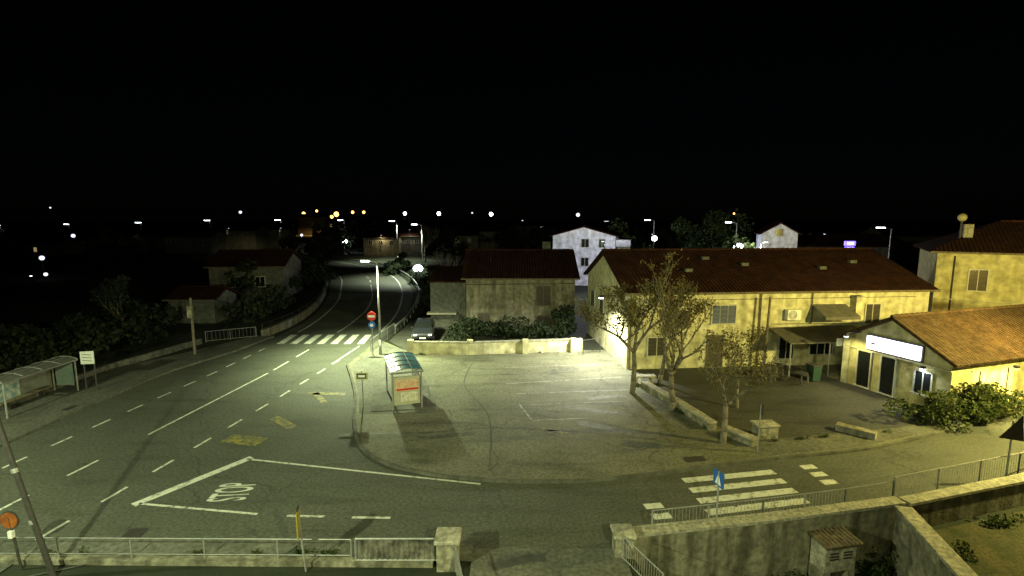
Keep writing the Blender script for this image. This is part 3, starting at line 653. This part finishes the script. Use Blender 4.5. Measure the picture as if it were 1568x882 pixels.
# masonry utility housing with small tiled top and vented front
e=empty('masonry_utility_housing',(10.3,15.15,0),.2)
box('body',(0,0,-.62),(1.15,.6,.9),M_cop,e,0,.02); box('left_leg',(-.45,0,-1.5),(.25,.6,.86),M_conc,e); box('right_leg',(.45,0,-1.5),(.25,.6,.86),M_conc,e)
q=MB()
for i in range(2):
    for j in range(3): q.box(-.25+.5*i,-.31,-.42-.1*j,.32,.03,.045)
q.obj('vents',M_dark,e)
q=MB()
for i in range(9): q.tube((-.6+i*.15,-.42,-.13),(-.6+i*.15,.36,-.06),.07,n=8)
q.obj('tile_top',mat('mossy_tiles',(.07,.05,.03),.9,(.15,.12,.07),4,fine=9),e,True)

# ---------------- bus shelters ----------------
def shelter(name,cx,cy,rz,w,l,h,blue):
    e=empty(name,(cx,cy,.09),rz)
    q=MB()
    for x in(-w/2+.08,w/2-.08):
        for y in(-l/2+.1,l/2-.1): q.tube((x,y,0),(x,y,h),.045,n=8)
    for y in(-l/2+.1,l/2-.1): q.tube((-w/2,y,h-.05),(w/2,y,h-.05),.04)
    for x in(-w/2,w/2): q.tube((x,-l/2,h-.02),(x,l/2,h-.02),.045)
    q.tube((-w/2,-l/2,h),(w/2,-l/2,h),.04);q.tube((-w/2,l/2,h),(w/2,l/2,h),.04)
    q.obj('frame',M_steel,e)
    v=[];f=[];n=10;ky=8
    for j in range(ky+1):
        for i in range(n+1):
            t=i/n; v.append((-w/2+w*t,-l/2+l*j/ky,h+.03+.14*math.sin(math.pi*t)))
    for j in range(ky):
        for i in range(n): a=j*(n+1)+i; f.append((a,a+1,a+n+2,a+n+1))
    mesh('roof_panel',v,f,mat('roof_acrylic_blue',(.03,.13,.19),.3,(.08,.22,.28),3) if blue else mat('roof_sheet_grey',(.08,.08,.07),.6,(.13,.13,.11),3),e,True)
    q=MB()
    for j in range(0,ky+1,2):
        for i in range(n):
            a=v[j*(n+1)+i];b=v[j*(n+1)+i+1]; q.tube((a[0],a[1],a[2]+.02),(b[0],b[1],b[2]+.02),.025,n=4)
    for t in (.33,.66):
        zz=h+.06+.14*math.sin(math.pi*t); q.tube((-w/2+w*t,-l/2,zz),(-w/2+w*t,l/2,zz),.02,n=4)
    q.obj('roof_ribs',M_steel,e)
    return e
S=shelter('bus_shelter',-6.0,27.3,R(19),1.65,3.5,2.05,True)
gl=mat('shelter_glass',(.12,.13,.11),.25,(.2,.2,.17),2)
box('back_panel',(.74,.2,1.0),(.04,2.9,1.3),gl,S)
box('poster_panel',(-.02,-1.62,1.05),(1.35,.1,1.5),mat('poster_frame',(.3,.3,.22),.7,(.36,.35,.26),4),S)
box('poster_upper',(0.0,-1.68,1.35),(1.15,.03,.6),mat('poster_cream',(.55,.45,.3),.6,(.4,.2,.12),6),S)
box('poster_lower',(0.1,-1.68,.72),(.9,.03,.5),mat('poster_white',(.6,.6,.5),.6,(.3,.28,.2),8),S)
box('poster_stripe',(0,-1.70,1.13),(1.1,.02,.1),M_red,S)
box('bench_seat',(.45,0,.48),(.4,2.6,.06),M_wood,S); box('bench_leg_1',(.45,-1.1,.23),(.3,.06,.45),M_dark,S); box('bench_leg_2',(.45,1.1,.23),(.3,.06,.45),M_dark,S)
poly('shelter_kerb',[(-7.3,25.4),(-4.0,25.9),(-4.2,27.0),(-4.6,27.4),(-5.0,29.5),(-8.3,29.6)],.13,M_kerb,.06)
S=shelter('bus_shelter',-25.9,26.6,0,1.5,4.4,1.85,False)
box('back_panel',(-.72,0,1.0),(.04,4,1.4),gl,S); box('poster_end',(0,2.1,1.0),(1.0,.05,1.3),mat('poster_board',(.3,.3,.22),.7,(.12,.25,.25),4),S); box('poster_near',(-.6,-.6,1.0),(.1,1.1,1.2),mat('poster_pale',(.45,.5,.4),.7,(.1,.2,.25),4),S); box('bench_seat',(-.4,0,.48),(.4,3,.06),M_wood,S); box('bench_leg_1',(-.4,-1,.23),(.3,.06,.45),M_dark,S); box('bench_leg_2',(-.4,1,.23),(.3,.06,.45),M_dark,S)
e=empty('notice_board',(-24.6,28.9,.1),R(-12)); q=MB(); q.tube((-.35,0,0),(-.35,0,2.1),.04);q.tube((.4,0,0),(.4,0,2.2),.04);q.obj('posts',M_dark,e)
mesh('board',[(-.5,-.06,1.5),(.48,-.06,1.6),(.48,-.06,2.35),(-.5,-.06,2.25),(-.5,-.03,1.5),(.48,-.03,1.6),(.48,-.03,2.35),(-.5,-.03,2.25)],[(0,1,2,3),(7,6,5,4),(0,4,5,1),(1,5,6,2),(2,6,7,3),(3,7,4,0)],mat('board_face',(.65,.65,.58),.6,(.5,.5,.45),12),e)
q=MB()
for k in range(3): q.box(0,-.07,1.75+.18*k,.7,.01,.03)
q.obj('board_text',M_dark,e)
def disc(name,loc,r,m,parent,rz=0,th=.03,n=24):
    q=MB(); d=Vector((math.sin(rz),-math.cos(rz),0)); a=Vector(loc); q.tube(tuple(a),tuple(a+d*th),r,r,n); return q.obj(name,m,parent)
e=empty('no_entry_sign',(-10.15,36.4,.08)); tube('post',(0,0,0),(0,0,3.3),.035,M_steel,e)
disc('red_disc',(0,-.04,2.95),.33,M_red,e); box('white_bar',(0,-.085,2.95),(.48,.02,.15),M_signw,e); disc('blue_disc',(0,-.04,2.3),.26,M_blue,e); disc('blue_arrow',(0,-.075,2.3),.12,M_signw,e)
e=empty('bus_stop_sign',(-7.9,26.1,.09)); tube('post',(0,0,0),(0,0,2.0),.03,M_steel,e)
box('plate',(0,-.05,1.72),(.62,.03,.4),mat('sign_olive',(.28,.3,.12),.5,(.34,.35,.16),5),e); box('pictogram',(0,-.07,1.72),(.48,.02,.27),M_dark,e); box('pictogram_bus',(0,-.085,1.72),(.36,.012,.12),M_signw,e)
e=empty('pedestrian_crossing_sign',(6.5,15.15,.1)); tube('post',(0,0,0),(0,0,2.05),.03,M_steel,e); box('plate',(0,0,1.8),(.5,.025,.5),M_blue,e,R(-76)); o=mesh('pictogram',[(-.15,-.02,1.62),(.15,-.02,1.62),(0,-.02,1.98)],[(0,1,2)],M_signw,e); o.rotation_euler=(0,0,R(-76))
e=empty('parking_sign',(10.5,20.8,.09)); tube('post',(0,0,0),(0.05,0,2.2),.03,M_steel,e); box('plate',(.06,0,1.95),(.5,.025,.5),M_dark,e,R(78))
e=empty('information_sign',(-6.0,13.45,0)); tube('post',(0.1,0,0),(-.05,0,1.9),.03,M_steel,e); box('plate',(-.03,-.02,1.5),(.5,.03,.8),M_yellow,e,R(104)); box('plate_edge',(-.03,-.02,1.93),(.3,.05,.06),M_dark,e,R(104))
e=empty('warning_sign',(18.8,18.35,.1)); tube('post',(0,0,0),(0,0,2.4),.03,M_steel,e)
mesh('triangle_plate',[(-.5,-.05,1.75),(.45,-.05,1.6),(.3,-.05,2.6),(-.5,-.02,1.75),(.45,-.02,1.6),(.3,-.02,2.6)],[(0,1,2),(5,4,3),(0,3,4,1),(1,4,5,2),(2,5,3,0)],M_dark,e)
e=empty('traffic_mirror',(-14.3,13.55,0)); tube('post',(.15,0,0),(0,0,1.6),.035,M_dark,e); disc('back_disc',(0,0,1.5),.24,M_orange,e); disc('rim',(0,.02,1.5),.27,M_dark,e); box('clamp',(.05,-.05,1.1),(.12,.1,.2),M_signw,e)
e=empty('leaning_utility_pole',(0,0,0)); tube('pole',(-12.85,13.2,-.3),(-14.6,13.3,7.5),.075,M_dark,e,.065)
tube('band_1',(-13.62,13.24,3.1),(-13.65,13.25,3.22),.085,M_steel,e); tube('band_2',(-13.3,13.22,1.6),(-13.33,13.23,1.72),.085,M_steel,e)
e=empty('utility_pole',(-23.4,36.8,.1)); tube('pole',(0,0,0),(0,0,4.2),.1,M_wood,e,.08); box('meter_box',(0,-.15,3.2),(.35,.25,.9),M_plastg,e,0,.02)
e=empty('wooden_pole',(16.6,32.8,.08)); tube('pole',(0,0,0),(.15,0,4.9),.09,M_wood,e,.07)
e=empty('wheelie_bin',(18.6,30.6,.085),.2)
v,f=boxdata(0,0,.5,.55,.6,.9); v=[(x*(1.1 if z>.5 else .9),y*(1.1 if z>.5 else .9),z) for x,y,z in v]; mesh('body',v,f,mat('bin_green',(.02,.05,.03),.5,(.03,.06,.04),5),e); box('lid',(0,0,1.0),(.66,.72,.08),M_dark,e,0,.03)
q=MB(); q.tube((-.25,.3,.1),(-.17,.3,.1),.1,n=12);q.tube((.17,.3,.1),(.25,.3,.1),.1,n=12);q.obj('wheels',M_dark,e)
def cafe_table(x,y):
    e=empty('cafe_table',(x,y,.085)); q=MB(); q.tube((0,0,.72),(0,0,.76),.38,n=20);q.tube((0,0,0),(0,0,.72),.03);q.tube((0,0,0),(0,0,.03),.22,n=12); q.obj('table',M_dark,e)
cafe_table(16.3,31.3); cafe_table(17.4,29.8)
def chair(x,y,rz):
    e=empty('cafe_chair',(x,y,.085),rz); box('seat',(0,0,.45),(.42,.42,.04),M_dark,e,0,.01); box('backrest',(0,.2,.72),(.42,.03,.35),M_dark,e); q=MB()
    for a in(-.18,.18):
        for b in(-.18,.18): q.tube((a,b,0),(a,b,.45),.015)
    q.obj('legs',M_steel,e)
chair(16.0,30.6,.4);chair(17.0,31.5,2.5);chair(17.9,30.3,1.2);chair(15.6,31.6,4)

def car(x,y,rz,m):
    e=empty('parked_car',(x,y,0),rz)
    S=[(-2.05,.35,.55,.60,.70,.62),(-1.95,.25,.68,.74,.82,.74),(-1.2,.22,.78,.90,.88,.74),(-.85,.22,.86,.98,.88,.70),(-.25,.22,.90,1.38,.89,.62),(.3,.22,.92,1.46,.89,.60),(1.2,.22,.94,1.42,.88,.60),(1.75,.24,.92,1.12,.86,.64),(2.0,.3,.86,.95,.80,.70)]
    v=[];f=[];fm=[]
    for (yy,zb,zl,zt,hb,ht) in S:
        v+=[(-hb*.93,yy,zb),(-hb,yy,(zb+zl)/2),(-hb,yy,zl),(-ht,yy,zt),(ht,yy,zt),(hb,yy,zl),(hb,yy,(zb+zl)/2),(hb*.93,yy,zb)]
    for i in range(len(S)-1):
        for k in range(7):
            a=i*8+k; f.append((a,a+1,a+9,a+8)); g=0
            if k in(2,4) and 3<=i<=6: g=1
            if k==3 and i in(3,6): g=1
            fm.append(g)
    f.append(tuple(range(8))[::-1]);fm.append(0); k=8*(len(S)-1); f.append(tuple(range(k,k+8)));fm.append(0)
    o=mesh('body',v,f,None,e,False,mats=[m,M_black],fm=fm); b=o.modifiers.new('b','BEVEL');b.width=.05;b.segments=2
    q=MB()
    for sx in(-.84,.84):
        for yy in(-1.3,1.3): q.tube((sx-.1,yy,.31),(sx+.1,yy,.31),.31,n=18)
    q.obj('wheels',M_dark,e)
    q=MB()
    for sx in(-.6,.6): q.box(sx,-2.03,.62,.3,.1,.13)
    q.obj('headlights',M_signw,e)
    box('grille',(0,-2.06,.45),(.8,.06,.16),M_black,e); box('number_plate',(0,-2.1,.38),(.5,.02,.11),M_signw,e)
    q=MB();q.box(-.97,-.6,.97,.16,.1,.12);q.box(.97,-.6,.97,.16,.1,.12);q.obj('mirrors',m,e)
car(-7.5,42.8,R(6),mat('car_paint',(.015,.017,.022),.3,(.02,.022,.028),3,spec=.6))
poly('house_driveway',[(-10.1,41.2),(-7.6,37.3),(-5.8,37.2),(-5.6,50),(-10.0,50)],.02,M_yard)

# ---------------- world, added moon fill, camera ----------------
w=bpy.data.worlds.new('World'); scene.world=w; w.use_nodes=True; nt=w.node_tree
bg=nt.nodes['Background']; sky=nt.nodes.new('ShaderNodeTexSky'); sky.sky_type='NISHITA'; sky.sun_disc=False; sky.sun_elevation=R(40); sky.sun_rotation=R(200)
nt.links.new(sky.outputs[0],bg.inputs[0]); bg.inputs[1].default_value=.00012
sl=bpy.data.lights.new('moon_fill','SUN'); sl.energy=.004; sl.angle=R(.5); sl.color=(.8,.88,1); so=bpy.data.objects.new('moon_fill',sl); col.objects.link(so); so.rotation_euler=(R(50),0,R(-20))  # faint cool sun lamp, added as ambient fill for the distance
cam=bpy.data.cameras.new('camera'); co=bpy.data.objects.new('camera',cam); col.objects.link(co)
cam.sensor_width=36; cam.lens=18.0; cam.clip_end=5000; cam.clip_start=.05
co.location=(0,0,10); co.rotation_euler=(R(90)-math.atan(106/784),0,0)
scene.camera=co
